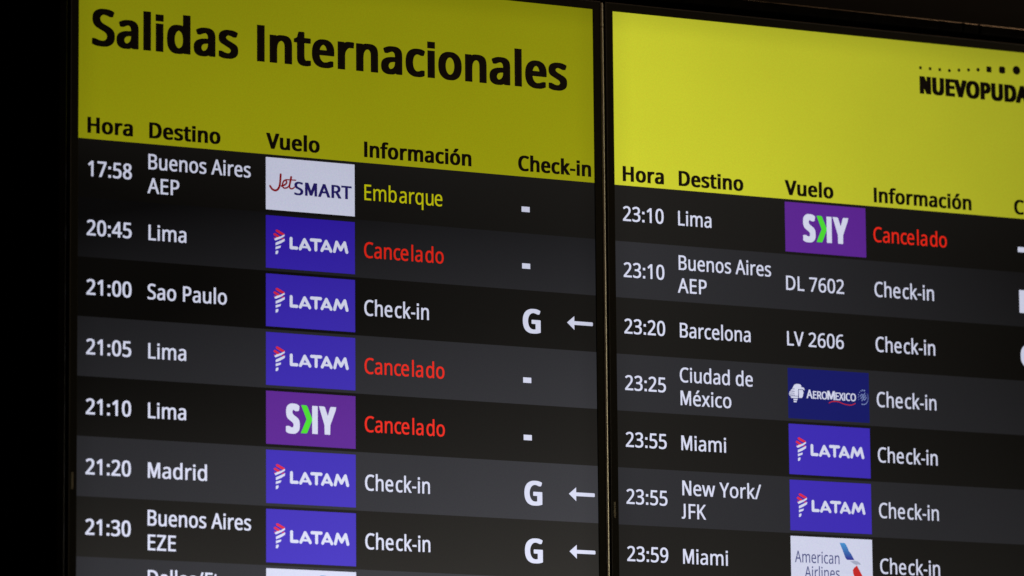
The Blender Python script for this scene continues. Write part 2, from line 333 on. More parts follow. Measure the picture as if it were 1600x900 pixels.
'n': (866, ['480 765 563 757 630 736 683 700 722 647 744 577 752 489 752 0 630 0 630 480 626 536 612 581 590 616 557 641 515 656 462 661 388 653 330 630 290 591 263 537 248 470 242 389 242 0 119 0 119 751 218 751 237 648 244 648 262 673 283 695 306 714 332 729 359 742 388 752 418 759 449 763']),
'o': (847, ['772 377 769 317 761 261 747 211 728 165 705 124 677 88 645 57 608 32 567 12 521 -3 473 -11 422 -14 373 -11 328 -3 284 12 244 32 208 57 175 88 146 124 122 165 103 211 89 261 80 317 77 377 82 456 96 526 119 587 151 640 191 684 239 719 295 744 357 760 426 765 491 760 551 744 606 719 654 684 694 640 728 587 752 526 767 456', '205 377 207 320 215 269 228 223 246 183 270 150 300 123 335 104 377 92 424 88 472 92 513 104 549 123 579 150 603 183 621 223 634 269 642 320 644 377 642 434 634 484 621 529 602 568 578 601 548 627 513 646 471 657 423 661 353 653 298 627 256 585 228 529 210 459']),
'q': (861, ['619 -15 621 43 626 101 618 101 593 71 564 44 529 20 487 1 438 -10 382 -14 297 -3 224 29 162 83 115 159 86 256 77 374 81 455 94 527 116 590 146 643 182 686 225 721 274 745 328 760 386 765 442 761 490 750 531 731 566 707 596 679 621 648 626 648 644 751 742 751 742 -336 619 -336', '406 88 454 91 495 101 530 116 558 138 581 167 598 202 610 244 617 293 621 347 621 373 615 460 599 532 573 589 533 630 476 654 403 662 342 654 292 627 253 583 226 525 210 454 205 371 210 289 227 220 254 163 293 121 344 97']),
'r': (578, ['469 765 515 762 557 756 542 643 502 650 461 653 432 651 405 645 378 634 353 621 330 604 308 583 289 560 273 533 260 504 250 472 244 438 242 401 242 0 119 0 119 751 220 751 234 613 239 613 256 641 276 666 297 690 320 711 346 729 374 744 404 756 436 762']),
's': (671, ['608 207 604 161 592 121 571 85 544 55 509 31 468 11 420 -3 367 -11 308 -14 258 -13 213 -8 173 -1 137 8 103 20 73 34 73 146 181 104 224 94 267 87 311 85 368 89 413 99 447 116 470 138 484 165 489 196 487 214 482 231 473 246 460 261 442 276 418 291 304 342 179 398 147 418 121 440 99 465 84 494 75 527 71 566 80 624 106 673 149 713 206 742 274 759 353 765 398 763 440 759 481 751 520 741 557 729 592 714 550 616 451 650 416 658 381 662 345 664 298 661 260 653 229 639 207 621 194 599 189 573 191 553 197 536 207 520 222 506 242 492 268 478 382 430 504 375 535 355 561 333 581 307 596 279 605 245']),
't': (506, ['370 87 427 92 475 102 475 8 419 -8 349 -14 311 -12 274 -5 240 6 209 23 182 47 160 77 143 115 132 162 129 218 129 655 22 655 22 714 130 763 179 923 252 923 252 751 469 751 469 655 252 655 252 221 256 179 267 146 285 120 309 101 337 90']),
'u': (866, ['746 751 746 0 646 0 627 99 622 99 604 75 584 53 560 35 534 20 507 7 478 -2 447 -9 416 -13 384 -14 327 -11 277 -1 233 15 196 37 165 67 141 104 124 148 114 199 111 259 111 751 235 751 235 268 240 213 253 168 276 133 308 108 350 93 402 88 454 92 498 102 534 120 563 144 586 175 603 212 614 256 621 305 623 360 623 751']),
'w': (1101, ['604 424 587 483 572 537 560 585 552 623 546 623 538 585 527 536 513 481 496 423 361 1 221 1 15 752 143 752 246 352 268 270 285 191 295 127 301 127 311 169 323 223 337 279 352 329 485 752 619 752 748 329 768 261 787 190 798 129 804 129 814 188 833 267 854 352 959 752 1085 752 877 1 732 1']),
'x': (741, ['297 384 38 751 178 751 371 468 563 751 702 751 443 384 716 0 576 0 371 300 164 0 25 0']),
'é': (790, ['409 765 470 760 526 746 575 723 618 691 653 651 681 604 702 551 714 491 718 426 718 352 205 352 213 273 235 209 270 158 317 121 375 98 444 91 490 92 532 97 571 104 685 143 685 35 647 20 609 7 571 -2 532 -9 487 -13 438 -14 370 -9 307 5 250 29 199 63 157 106 123 159 97 221 82 291 77 370 82 448 95 518 118 581 150 636 188 681 235 717 287 744 345 759', '408 664 353 658 306 639 268 607 239 564 218 512 207 450 590 450 587 491 581 528 570 562 555 591 535 616 510 637 481 652 447 661', '606 1059 570 1011 517 953 460 896 406 849 325 849 325 866 370 929 419 1003 458 1073 606 1073']),
'ó': (847, ['772 377 769 317 761 261 747 211 728 165 705 124 677 88 645 57 608 32 567 12 521 -3 473 -11 422 -14 373 -11 328 -3 284 12 244 32 208 57 175 88 146 124 122 165 103 211 89 261 80 317 77 377 82 456 96 526 119 587 151 640 191 684 239 719 295 744 357 760 426 765 491 760 551 744 606 719 654 684 694 640 728 587 752 526 767 456', '205 377 207 320 215 269 228 223 246 183 270 150 300 123 335 104 377 92 424 88 472 92 513 104 549 123 579 150 603 183 621 223 634 269 642 320 644 377 642 434 634 484 621 529 602 568 578 601 548 627 513 646 471 657 423 661 353 653 298 627 256 585 228 529 210 459', '632 1059 595 1011 543 953 485 896 431 849 350 849 350 866 396 929 444 1003 483 1073 632 1073']),
}
GLYPHS['I'] = (380, ['127 0 127 1000 253 1000 253 0'])
GLYPHS['M'] = (1120, ['120 0 120 1000 292 1000 560 270 828 1000 1000 1000 1000 0 884 0 884 790 612 40 508 40 236 790 236 0'])
GLYPHS['N'] = (964, ['120 0 120 1000 290 1000 720 215 720 1000 844 1000 844 0 686 0 244 800 244 0'])
GLYPHS['i'] = (361, ['119 0 119 748 242 748 242 0', '112 872 112 1010 249 1010 249 872'])
GLYPHS[':'] = (375, ['112 0 112 150 263 150 263 0', '112 560 112 710 263 710 263 560'])
GLYPHS['J'] = (400, ['129 1000 255 1000 255 270 247 160 222 80 175 22 110 -8 30 -14 -50 -4 -50 104 20 94 72 102 108 134 126 190 129 270'])
GLYPHS['-'] = (430, ['60 300 60 400 370 400 370 300'])


def contours(ch):
    """polylines of a letter"""
    res = []
    for c in GLYPHS[ch][1]:
        q = [int(t) for t in c.split()]
        res.append([Vector((q[i], q[i + 1])) for i in range(0, len(q), 2)])
    return res


def hull(P):
    P = sorted(set((round(x, 2), round(y, 2)) for x, y in P))

    def half(Q):
        r = []
        for p in Q:
            while len(r) > 1 and (r[-1][0] - r[-2][0]) * (p[1] - r[-2][1]) - (r[-1][1] - r[-2][1]) * (p[0] - r[-2][0]) <= 0:
                r.pop()
            r.append(p)
        return r
    a, c = half(P), half(P[::-1])
    return a[:-1] + c[:-1]


WIDE = 2.3
_tri = {}


def glyph(ch, bold):
    if (ch, bold) not in _tri:
        cs = contours(ch)
        pts = [p for c in cs for p in c]
        # disjoint dots (i, :) are filled apart from the stem
        def area2(c):
            return sum(c[i].x * c[(i + 1) % len(c)].y - c[(i + 1) % len(c)].x * c[i].y for i in range(len(c)))
        outer = [c for c in cs if area2(c) < 0]
        holes = [c for c in cs if area2(c) >= 0]
        V, F = [], []
        for oc in outer:
            bx = (min(p.x for p in oc), max(p.x for p in oc), min(p.y for p in oc), max(p.y for p in oc))
            hs = [h for h in holes if bx[0] <= h[0].x <= bx[1] and bx[2] <= h[0].y <= bx[3]]
            loops = [[Vector((p.x, p.y, 0)) for p in c] for c in [oc] + hs]
            base = len(V)
            for l in loops:
                V += [(p.x, p.y) for p in l]
            F += [tuple(base + i for i in t) for t in tessellate_polygon(loops)]
        # fatten the letter: a small flat pen is drawn along every outline edge
        bx, by = WIDE * bold, bold
        pen = [(bx, by * .6), (bx * .6, by), (-bx * .6, by), (-bx, by * .6), (-bx, -by * .6), (-bx * .6, -by), (bx * .6, -by), (bx, -by * .6)]
        if ch in 'BDEFHILMNPRTilmnhrudk1:-AVUK57':
            pen = [(bx, by), (-bx, by), (-bx, -by), (bx, -by)] if ch in 'EFHILTil:-MN' else [(bx, by * .8), (bx * .8, by), (-bx * .8, by), (-bx, by * .8), (-bx, -by * .8), (-bx * .8, -by), (bx * .8, -by), (bx, -by * .8)]
        for c in cs:
            for i in range(len(c)):
                a, d = c[i - 1], c[i]
                H = hull([(p.x + e, p.y + f) for p in (a, d) for e, f in pen])
                n = len(V)
                V += H
                F.append(tuple(range(n, n + len(H))))
        _tri[(ch, bold)] = (V, F, min(p.x for p in pts) - bx if pts else 0, max(p.x for p in pts) + bx if pts else 0)
    return _tri[(ch, bold)]


GAP = {'<': -75, '>': 95, '.': 0}


def set_text(text, bold, track=0):
    """lay the letters out; returns verts, faces, xmin, xmax in cap units. < and > pull letters together / apart"""
    V, F = [], []
    x = 0.0
    lo, hi = 1e9, -1e9
    for ch in text:
        if ch in GAP:
            x += GAP[ch]
            continue
        if ch == ' ':
            x += GLYPHS[' '][0] + 2 * bold
            continue
        gv, gf, g0, g1 = glyph(ch, bold)
        n = len(V)
        V += [(x + a, b) for a, b in gv]
        F += [tuple(n + i for i in f) for f in gf]
        lo, hi = min(lo, x + g0), max(hi, x + g1)
        x += GLYPHS[ch][0] + 2 * bold + track
    return V, F, lo, hi


class Display:
    """places things on one panel; u to the right, v down from the lower header edge, in screen units"""

    def __init__(self, root):
        self.root = root
        self.hz = root['header_z']
        self.weight = 1.0 if root['panel'] == 'first' else 0.72

    def p(self, u, v, y):
        return ((u - 540) * S, y, self.hz - v * S)

    def sheet(self, name, u0, v0, u1, v1, y, key, parent, bow=0):
        V = [self.p(u0, v0, y), self.p(u1, v0, y), self.p(u1, v1, y), self.p(u0, v1, y)]
        return mesh_obj(name, V, [(0, 3, 2, 1)], pix(self.root, key), parent)

    def text(self, name, text, u0, u1, base, cap, key, parent, bold=14, y=-0.0003, track=0, vfix=True):
        V, F, lo, hi = set_text(text, bold, track)
        ks = cap / (1000.0 + 2 * bold)
        kx = (u1 - u0) / (hi - lo)
        P = [self.p(u0 + (a - lo) * kx, base - (b + bold) * ks, y) for a, b in V]
        return mesh_obj(name, P, F, pix(self.root, key), parent)

    def poly(self, name, polys, key, parent, y=-0.0003, du=0, dv=0):
        V, F = [], []
        for i, P in enumerate(polys):
            n = len(V)
            yy = y - i * 4e-6
            V += [self.p(du + a, dv + b, yy) for a, b in P]
            tr = tessellate_polygon([[Vector((a, -b, 0)) for a, b in P]])
            F += [tuple(n + j for j in t) for t in tr]
        return mesh_obj(name, V, F, pix(self.root, key), parent)


def ring(cu, cv, ru, rv, n=16, a0=0.0, a1=2 * math.pi):
    return [(cu + ru * math.cos(a0 + (a1 - a0) * i / n), cv + rv * math.sin(a0 + (a1 - a0) * i / n)) for i in range(n)]


def stroke(pts, w0, w1=None, wy=None, cap=True):
    """list of convex polygons that follow a pen line; w = pen width in u, wy = pen height in v"""
    w1 = w0 if w1 is None else w1
    out = []
    n = len(pts)
    for i in range(n - 1):
        a, b = Vector(pts[i]), Vector(pts[i + 1])
        wa = w0 + (w1 - w0) * i / (n - 1)
        wb = w0 + (w1 - w0) * (i + 1) / (n - 1)
        d = (b - a).normalized()
        nn = Vector((-d.y, d.x))
        out.append([tuple(a + nn * wa / 2), tuple(b + nn * wb / 2), tuple(b - nn * wb / 2), tuple(a - nn * wa / 2)])
        if cap or i:
            out.append(ring(a.x, a.y, wa / 2, wa / 2, 10))
    if cap:
        out.append(ring(pts[-1][0], pts[-1][1], w1 / 2, w1 / 2, 10))
    return out


def smooth(pts, k=4):
    """Catmull-Rom through the given points"""
    res = []
    P = [pts[0]] + list(pts) + [pts[-1]]
    for i in range(1, len(P) - 2):
        p0, p1, p2, p3 = (Vector(P[i - 1]), Vector(P[i]), Vector(P[i + 1]), Vector(P[i + 2]))
        for j in range(k):
            t = j / k
            q = 0.5 * ((2 * p1) + (p2 - p0) * t + (2 * p0 - 5 * p1 + 4 * p2 - p3) * t * t + (3 * p1 - p0 - 3 * p2 + p3) * t ** 3)
            res.append(tuple(q))
    res.append(tuple(pts[-1]))
    return res


# ------------------------------------------------------------------ airline tiles (local u 0..184.5, v 0..99)
TU, TV, TW, TH = 379.6, 5.4, 184.6, 99.4


def tile(D, row, design):
    v0 = row * ROW + TV
    bgk = {'script': 'tile_white', 'stripes': 'blue', 'chevron': 'purple', 'eagle': 'navy', 'fin': 'tile_white'}[design]
    t = D.sheet('airline_tile', TU, v0, TU + TW, v0 + TH, -0.0002, bgk, D.root)
    q = dict(du=TU, dv=v0)
    if design == 'script':
        t['label'] = 'white airline tile with red script and navy capitals'
        J = stroke(smooth([(30.6, 31.0), (29.8, 42.6), (28.2, 53.0), (24.6, 59.6), (19.4, 62.3), (13.0, 60.3), (8.5, 54.5)]), 4.2, 3.9)
        e = stroke(smooth([(32.1, 53.0), (38.8, 50.2), (42.6, 46.2), (41.8, 42.2), (38.6, 41.8), (35.1, 45.8), (34.0, 52.5), (37.3, 56.4), (43.3, 55.4), (47.6, 51.5)]), 3.5, 2.8)
        tt = stroke(smooth([(52.0, 34.4), (49.7, 45.2), (48.2, 53.0), (50.7, 56.6), (55.2, 56.0), (59.0, 52.8)]), 4.2, 2.4)
        br = stroke([(40.9, 40.2), (61.2, 39.8)], 2.3)
        D.poly('script_lettering', J + e + tt + br, 'script_red', t, **q)
        D.text('capital_lettering', 'SMART', TU + 58.5, TU + 178.3, v0 + 67.6, 25.2, 'logo_navy', t, bold=22, y=-0.00034, track=10)
        return t
    if design == 'stripes':
        t['label'] = 'blue airline tile with white capitals and a red and white striped emblem'
        let = []
        for P in ([(51.8, 40.6), (51.8, 58.2)], [(51.8, 58.2), (63.6, 58.2)],
                  [(70.6, 59.0), (79.6, 41.0)], [(79.6, 41.0), (90.2, 59.0)],
                  [(93.6, 40.4), (112.6, 40.4)], [(103.1, 40.4), (103.1, 58.8)],
                  [(115.6, 59.0), (124.7, 41.0)], [(124.7, 41.0), (134.4, 59.0)],
                  [(141.6, 58.8), (146.4, 41.0)], [(146.4, 41.0), (154.8, 55.0)], [(154.8, 55.0), (163.0, 41.0)], [(163.0, 41.0), (167.6, 58.8)]):
            let += stroke(P, 6.1)
        let += stroke([(74.5, 55.2), (86.2, 55.2)], 4.0, cap=False) + stroke([(119.2, 55.2), (130.4, 55.2)], 4.0, cap=False)
        D.poly('capital_lettering', let, 'white', t, **q)
        D.poly('emblem_white', [[(16.9, 44.2), (23.2, 40.4), (29.9, 38.6), (38.2, 34.2), (38.5, 37.3), (30.7, 42.2), (19.5, 47.1)],
                                [(19.9, 51.0), (38.9, 42.1), (38.4, 46.7), (29.9, 51.9), (19.9, 56.2)],
                                [(19.9, 58.7), (31.0, 55.7), (29.7, 59.9), (19.9, 63.7)],
                                [(20.2, 66.7), (25.2, 65.3), (25.4, 68.8), (23.2, 72.4), (19.5, 72.6)]], 'white', t, **q)
        D.poly('emblem_red', [[(19.9, 27.0), (23.2, 25.8), (38.9, 33.4), (34.9, 36.1), (30.5, 34.9), (20.6, 29.9)],
                              [(15.5, 34.1), (18.4, 32.7), (28.6, 37.9), (25.4, 40.6), (22.9, 40.6), (15.7, 36.6)],
                              [(15.6, 42.0), (19.5, 40.6), (17.6, 43.6)],
                              [(31.4, 42.4), (37.9, 40.6), (35.9, 43.1), (32.5, 44.3)]], 'logo_red', t, y=-0.00036, **q)
        return t
    if design == 'chevron':
        t['label'] = 'purple airline tile with white capitals and a green chevron'
        D.text('capital_lettering', 'S', TU + 40.6, TU + 69.2, v0 + 77.2, 55.4, 'white', t, bold=60)
        D.poly('capital_lettering', [[(94.6, 23.2), (106.2, 23.2), (106.2, 75.8), (94.6, 75.8)],
                                     [(108.6, 23.1), (119.2, 23.1), (121.2, 24.6), (127.0, 40.4), (131.6, 25.4), (133.2, 23.1), (144.6, 23.1), (143.2, 29.6), (132.2, 57.9), (131.8, 75.8), (120.4, 75.8), (120.0, 58.2)]], 'white', t, **q)
        D.poly('chevron', [[(72.0, 23.2), (82.6, 23.0), (84.6, 25.0), (95.3, 48.9), (84.6, 74.2), (82.6, 75.8), (71.2, 75.8), (83.2, 49.4)]], 'green', t, **q)
        return t
    if design == 'eagle':
        t['label'] = 'navy airline tile with a white profile emblem and small white capitals'
        D.poly('profile_emblem', [
            [(9.5, 40.6), (14.2, 33.0), (17.4, 31.4), (21.5, 30.7), (27.8, 31.3), (30.4, 34.0), (29.7, 36.6), (34.9, 37.2), (37.0, 39.4), (37.8, 42.6), (35.0, 41.7), (32.7, 40.9), (23.2, 40.9), (22.7, 54.6), (15.0, 54.6), (15.0, 40.6)],
            [(8.9, 41.6), (15.0, 41.6), (15.0, 45.4), (5.0, 45.4)], [(3.8, 46.4), (15.0, 46.4), (15.0, 49.2), (2.6, 49.2)],
            [(2.4, 50.2), (15.0, 50.2), (15.0, 52.8), (2.3, 52.8)], [(2.4, 53.8), (15.0, 53.8), (15.0, 54.8), (2.8, 55.0)],
            [(5.2, 55.9), (22.6, 55.4), (22.2, 58.8), (7.0, 59.4)], [(11.6, 60.6), (21.6, 60.2), (20.4, 63.4), (12.6, 63.5)],
            [(11.9, 64.6), (19.6, 64.4), (18.5, 67.4), (13.1, 67.6)],
            [(24.4, 42.0), (33.4, 42.2), (35.2, 48.1), (33.8, 51.7), (33.2, 55.3), (30.8, 58.2), (24.4, 58.2)]], 'white', t, **q)
        D.text('capital_lettering', 'A', TU + 41.5, TU + 55.6, v0 + 58.0, 17.4, 'white', t, bold=18)
        D.text('capital_lettering', 'ERO', TU + 56.4, TU + 88.6, v0 + 58.0, 15.2, 'white', t, bold=18, track=-60)
        D.text('capital_lettering', 'M', TU + 89.0, TU + 106.4, v0 + 58.0, 17.4, 'white', t, bold=18)
        D.text('capital_lettering', 'EXICO', TU + 107.4, TU + 154.3, v0 + 58.0, 15.2, 'white', t, bold=18, track=-60)
        D.poly('underline_swoosh', stroke(smooth([(92.5, 64.4), (100.7, 61.2), (113.7, 61.0), (126.8, 64.8), (141.6, 66.2), (152.2, 62.6)]), 1.7), 'tail_red', t, **q)
        dots = []
        for a, r in ((180, .9), (200, 1.0), (222, .9), (243, 1.1), (262, 1.4), (285, 1.6), (160, .8)):
            a = math.radians(a)
            dots.append(ring(171 + 11.2 * math.cos(a), 49.2 + 14.2 * math.sin(a), r, r * 1.1, 8))
        arc = [(171 + 11.2 * math.cos(math.radians(a)), 49.2 + 14.2 * math.sin(math.radians(a))) for a in range(-35, 120, 12)]
        sw = []
        for k in (-4.2, 0.0, 4.2):
            sw += stroke(smooth([(165.5 + k * 0.5, 52.0 + k), (169.6 + k * .3, 47.2 + k), (172.2 + k * .3, 50.2 + k), (176.6 + k * .4, 44.6 + k)], 3), 1.5)
        D.poly('ring_emblem', dots + stroke(arc, 0.5, 1.7), 'pale_blue', t, **q)
        D.poly('ring_emblem', sw, 'pale_blue', t, y=-0.00036, **q)
        return t
    t['label'] = 'white airline tile with slate lettering and a blue and red tail fin'
    D.text('slate_lettering', 'American', TU + 8.9, TU + 109.6, v0 + 51.4, 22.6, 'slate', t, bold=4)
    D.text('slate_lettering', 'Airlines', TU + 30.4, TU + 109.6, v0 + 81.0, 22.6, 'slate', t, bold=4)
    D.poly('fin_top', [[(110.5, 9.3), (119.4, 9.0), (122.4, 9.4), (124.2, 11.2), (129.0, 19.0), (131.0, 24.3), (135.5, 28.8), (143.6, 41.9), (127.6, 41.9), (125.2, 40.8), (122.6, 37.0), (116.9, 23.0)]], 'tail_blue', t, **q)
    D.poly('fin_beak', [[(133.5, 44.8), (143.5, 43.0), (150.8, 43.9), (155.6, 47.0), (158.6, 50.9), (151.6, 50.0), (147.6, 51.4), (143.5, 49.9)]], 'steel', t, **q)
    D.poly('fin_bottom', [[(139.3, 62.1), (142.7, 57.0), (148.9, 52.3), (155.2, 62.5), (164.5, 78.0), (169.0, 88.0), (160.0, 86.5), (150.0, 83.5), (144.6, 78.0), (140.3, 69.0)]], 'tail_red', t, **q)
    return t


# ------------------------------------------------------------------ materials of the hardware
M_BEZEL = plain_mat('bezel_black_plastic', (0.022, 0.023, 0.017), rough=0.38, spec=0.15, grain=0.15, scale=600, bump=0.15)
M_RIM = plain_mat('brushed_dark_metal', (0.80, 0.74, 0.60), rough=0.38, metal=1.0, grain=0.12, scale=60)
M_CASE = plain_mat('case_black', (0.012, 0.012, 0.012), rough=0.6, grain=0.1)
M_GLASS = plain_mat('panel_off', (0.008, 0.008, 0.009), rough=0.35, grain=0.05)
M_TRIM = plain_mat('trim_black_paint', (0.004, 0.0035, 0.003), rough=0.17, grain=0.2, scale=90, bump=0.1)
M_WALL = plain_mat('wall_dark_cladding', (0.0040, 0.0034, 0.0030), rough=0.62, spec=0.12, grain=0.3, scale=35, bump=0.3)
M_MARK = plain_mat('mark_print', (0.55, 0.55, 0.42), rough=0.5, grain=0.1)

ROW = 110.28
HEAD = 342.9
PTOP, PBOT = -HEAD, 1920 - HEAD       # lit panel, top and bottom in v
BZ, RIM = 14.6, 2.4                   # bezel and metal rim widths in screen units


def frame_loop(D, profile, mat, name, parent, sm=False):
    """mitred frame round the panel; profile = [(outset in u, y in metres)]"""
    V, F = [], []
    for o, y in profile:
        V += [D.p(-o, PTOP - o, y), D.p(1080 + o, PTOP - o, y), D.p(1080 + o, PBOT + o, y), D.p(-o, PBOT + o, y)]
    for i in range(len(profile) - 1):
        for k in range(4):
            a, b = i * 4 + k, i * 4 + (k + 1) % 4
            F.append((a, a + 4, b + 4, b))
    return mesh_obj(name, V, F, mat, parent, sm)


def build_display(panel, loc, rotz, label):
    root = bpy.data.objects.new('departures_display', None)
    COL.objects.link(root)
    root.empty_display_size = 0.1
    root.location = loc
    root.rotation_euler = (0, 0, rotz)
    root['panel'] = panel
    root['header_z'] = ZH - loc[2]
    tag(root, label, 'display', 'departure displays side by side')
    D = Display(root)
    # hardware: black bezel, rounded metal rim, flat case behind
    frame_loop(D, [(0, 0.002), (0, -0.0006), (0.8, -0.0011), (BZ, -0.0011)], M_BEZEL, 'bezel', root)
    arc = [(BZ, -0.0011)]
    for i in range(0, 11):
        a = math.pi * i / 10
        arc.append((BZ + RIM / 2 - RIM / 2 * math.cos(a), -0.0011 - 0.0003 * math.sin(a) if 0 < i < 10 else -0.0011))
    arc.append((BZ + RIM, 0.0150))
    frame_loop(D, arc[1:], M_CASE, 'outer_edge', root, False)
    o = BZ + RIM - 0.6
    x0, _, z1 = D.p(-o, PTOP - o, 0)
    x1, _, z0 = D.p(1080 + o, PBOT + o, 0)
    V, F = [], []
    box_data(x0, x1, 0.004, 0.048, z0, z1, V, F)
    mesh_obj('case', V, F, M_CASE, root)
    # print mark standing upright on the left bezel
    V, F = [], []
    vv = 619.4
    for k, hgt in enumerate((3.6, 3.4, 3.9, 3.6, 3.4, 3.6, 3.8)):
        for (a0, a1, b0, b1) in ((0, 4.6, 0, 0.9), (0, 4.6, hgt - 0.9, hgt), (1.8, 2.8, 0.9, hgt - 0.9)):
            n = len(V)
            V += [D.p(-11.2 + a0, vv + b0, -0.0013), D.p(-11.2 + a1, vv + b0, -0.0013),
                  D.p(-11.2 + a1, vv + b1, -0.0013), D.p(-11.2 + a0, vv + b1, -0.0013)]
            F.append((n, n + 3, n + 2, n + 1))
        vv += hgt + 0.75
    mesh_obj('bezel_mark', V, F, M_MARK, root)
    V = [D.p(0, PTOP, 0.0), D.p(1080, PTOP, 0.0), D.p(1080, PBOT, 0.0), D.p(0, PBOT, 0.0)]
    mesh_obj('panel_glass', V, [(0, 3, 2, 1)], M_GLASS, root)
    return D


def header(D, base):
    h = D.sheet('header_band', 0, PTOP, 1080, 0, -0.0001, 'yellow', D.root)
    for txt, a, b in (('Hora', 18, 109.2), ('Destino', 141.8, 286.6), ('Vuelo', 380.4, 491.4),
                      ('Información', 584.2, 812.6), ('Check-in', 913.4, 1073)):
        D.text('column_heading', txt, a, b, base, 30.0, 'ink', h, bold=31)
    return h


def rows(D, first_grey):
    res = []
    n = 14
    for i in range(n):
        grey = (i % 2 == 1)
        r = D.sheet('row_band', 0, i * ROW, 1080, (i + 1) * ROW, -0.0001, 'grey_row' if grey else 'black_row', D.root)
        res.append(r)
    D.sheet('footer_band', 0, n * ROW, 1080, PBOT, -0.0001, 'black_row', D.root)
    return res


def fill_row(D, R, i, time, dest, status, code, name):
    r = R[i]
    v = i * ROW
    r['label'] = name
    if time:
        x0 = 19.8 if time[0] == '1' else 17.6
        D.text('time_text', time, x0, 107.2, v + 69.9, 29.0, 'white', r, bold=15 * D.weight)
    lines = dest if isinstance(dest, list) else [dest]
    for k, (txt, x0, x1) in enumerate(lines):
        base = v + (70.2 if len(lines) == 1 else (47.6, 92.8)[k])
        D.text('destination_text', txt, x0, x1, base, 28.8, 'white', r, bold=11 * D.weight)
    if status:
        txt, x0, x1, key = status
        D.text('status_text', txt, x0, x1, v + 71.6, 30.0, key, r, bold=(5 if key == 'lime' else 10 if key == 'white' else 8) * D.weight)
    if code == '-':
        D.poly('dash', [[(920.0, v + 58.4), (937.6, v + 58.4), (937.6, v + 68.8), (920.0, v + 68.8)]], 'white', r)
    elif code:
        D.text('zone_letter', code[0], 920.5, 959.0, v + 82.4, 46.4, 'white', r, bold=34)
        if len(code) > 1:
            D.poly('arrow', [[(1016.6, v + 56.6), (1032.4, v + 43.6), (1032.4, v + 53.2), (1071.6, v + 53.2),
                              (1072.9, v + 54.6), (1072.9, v + 59.2), (1071.6, v + 60.4), (1032.4, v + 60.4), (1032.4, v + 70.2)]], 'white', r)


# ------------------------------------------------------------------ the wall behind and the surround
wall_y = 0.055
V, F = [], []
box_data(-1.6, 4.2, wall_y + 0.012, wall_y + 0.14, ZH - 1.9, ZH + 1.4, V, F)
wall = mesh_obj('wall', V, F, M_WALL)
tag(wall, kind='structure')
xs = [-1.55, -0.07 , 1.62 + 0.55, 4.15]
for k in range(3):
    for z0, z1 in ((ZH - 1.85, ZH - 1.10), (ZH - 1.096, ZH + 0.62), (ZH + 0.624, ZH + 1.35)):
        V, F = [], []
        box_data(xs[k] + 0.002, xs[k + 1] - 0.002, wall_y, wall_y + 0.012, z0, z1, V, F)
        p = mesh_obj('wall_panel', V, F, M_WALL, wall)

# black surround of flat bars, standing proud of the wall, butted at the corners
sur = bpy.data.objects.new('surround_frame', None)
COL.objects.link(sur)
right_edge = (2 * 1080 + 44.5) * S
cx = right_edge / 2
zb = ZH - (PBOT + 51) * S
sur.location = (cx, 0, zb)
tag(sur, 'black painted surround of flat bars around both departure displays', 'frame')


def bar(name, x0, x1, z0, z1, edge):
    """flat bar with a rounded front edge all round, 50 mm deep"""
    V, F = [], []
    r = 0.0026
    ys = [(0.0, 0.053)] + [(r * (1 - math.cos(math.radians(t))), -0.004 + r * (1 - math.sin(math.radians(t)))) for t in range(0, 91, 10)]
    for o, y in ys:
        V += [(x0 + o - cx, y, z0 + o - zb), (x1 - o - cx, y, z0 + o - zb), (x1 - o - cx, y, z1 - o - zb), (x0 + o - cx, y, z1 - o - zb)]
    for i in range(len(ys) - 1):
        for k in range(4):
            a, b = i * 4 + k, i * 4 + (k + 1) % 4
            F.append((a, b, b + 4, a + 4))
    n = 4 * (len(ys) - 1)
    F.append((n, n + 1, n + 2, n + 3))
    return mesh_obj(name, V, F, M_TRIM, sur)


ti, to = 24.0, 43.0
TOP_I, TOP_O = HEAD + 30.5, HEAD + 53.0
LX0, LX1 = -to * S, -ti * S
RX0, RX1 = right_edge + ti * S, right_edge + to * S
ztop0, ztop1 = ZH + TOP_I * S, ZH + TOP_O * S
j1 = (1080 + 44.5 + 806.4) * S
j2 = (1080 + 44.5 + 845.9) * S
g = 0.00025
bar('top_bar', LX0, 0.90 * 0.9, ztop0, ztop1, 0)
bar('top_bar', 0.90 * 0.9 + g, j1 - g, ztop0, ztop1, 0)
bar('top_bar', j1 + g, j2 - g, ztop0, ztop1, 0)
bar('top_bar', j2 + g, RX1, ztop0, ztop1, 0)
bar('side_bar', LX0, LX1, zb + 0.016, ztop0 - 0.0006, 0)
bar('side_bar', RX0, RX1, zb + 0.016, ztop0 - 0.0006, 0)
bar('bottom_bar', LX0, RX1, zb, zb + 0.015, 0)

# metal cover strip over the joint between the displays, two lengths
strip = bpy.data.objects.new('cover_strip', None)
COL.objects.link(strip)
strip.location = ((1080 + 20.2) * S, 0, zb + 0.016)
tag(strip, 'narrow brushed metal strip standing between the two departure displays', 'metal strip')


def strip_part(z0, z1):
    prof = [(-3.9, 0.050), (-3.9, -0.0012), (-3.3, -0.0019), (-0.6, -0.0022)]
    for t in range(0, 91, 9):
        t = math.radians(t)
        prof.append((-0.6 + 4.3 * math.sin(t), -0.0050 + 0.0028 * (1 - math.cos(t)) + 0.0028))
    prof.append((3.7, 0.050))
    V, F = [], []
    for o, y in prof:
        V += [(o * S, y, z0), (o * S, y, z1)]
    n = len(prof)
    for i in range(n - 1):
        F.append((2 * i, 2 * i + 2, 2 * i + 3, 2 * i + 1))
    F.append(tuple(2 * i for i in range(n))[::-1])
    F.append(tuple(2 * i + 1 for i in range(n)))
    return mesh_obj('strip_length', V, F, M_RIM, strip)


zj = ZH + 309.0 * S - (zb + 0.016)
strip_part(0.0, zj - 0.0005)
strip_part(zj + 0.0005, ZH + (HEAD + 13.8) * S - (zb + 0.016))

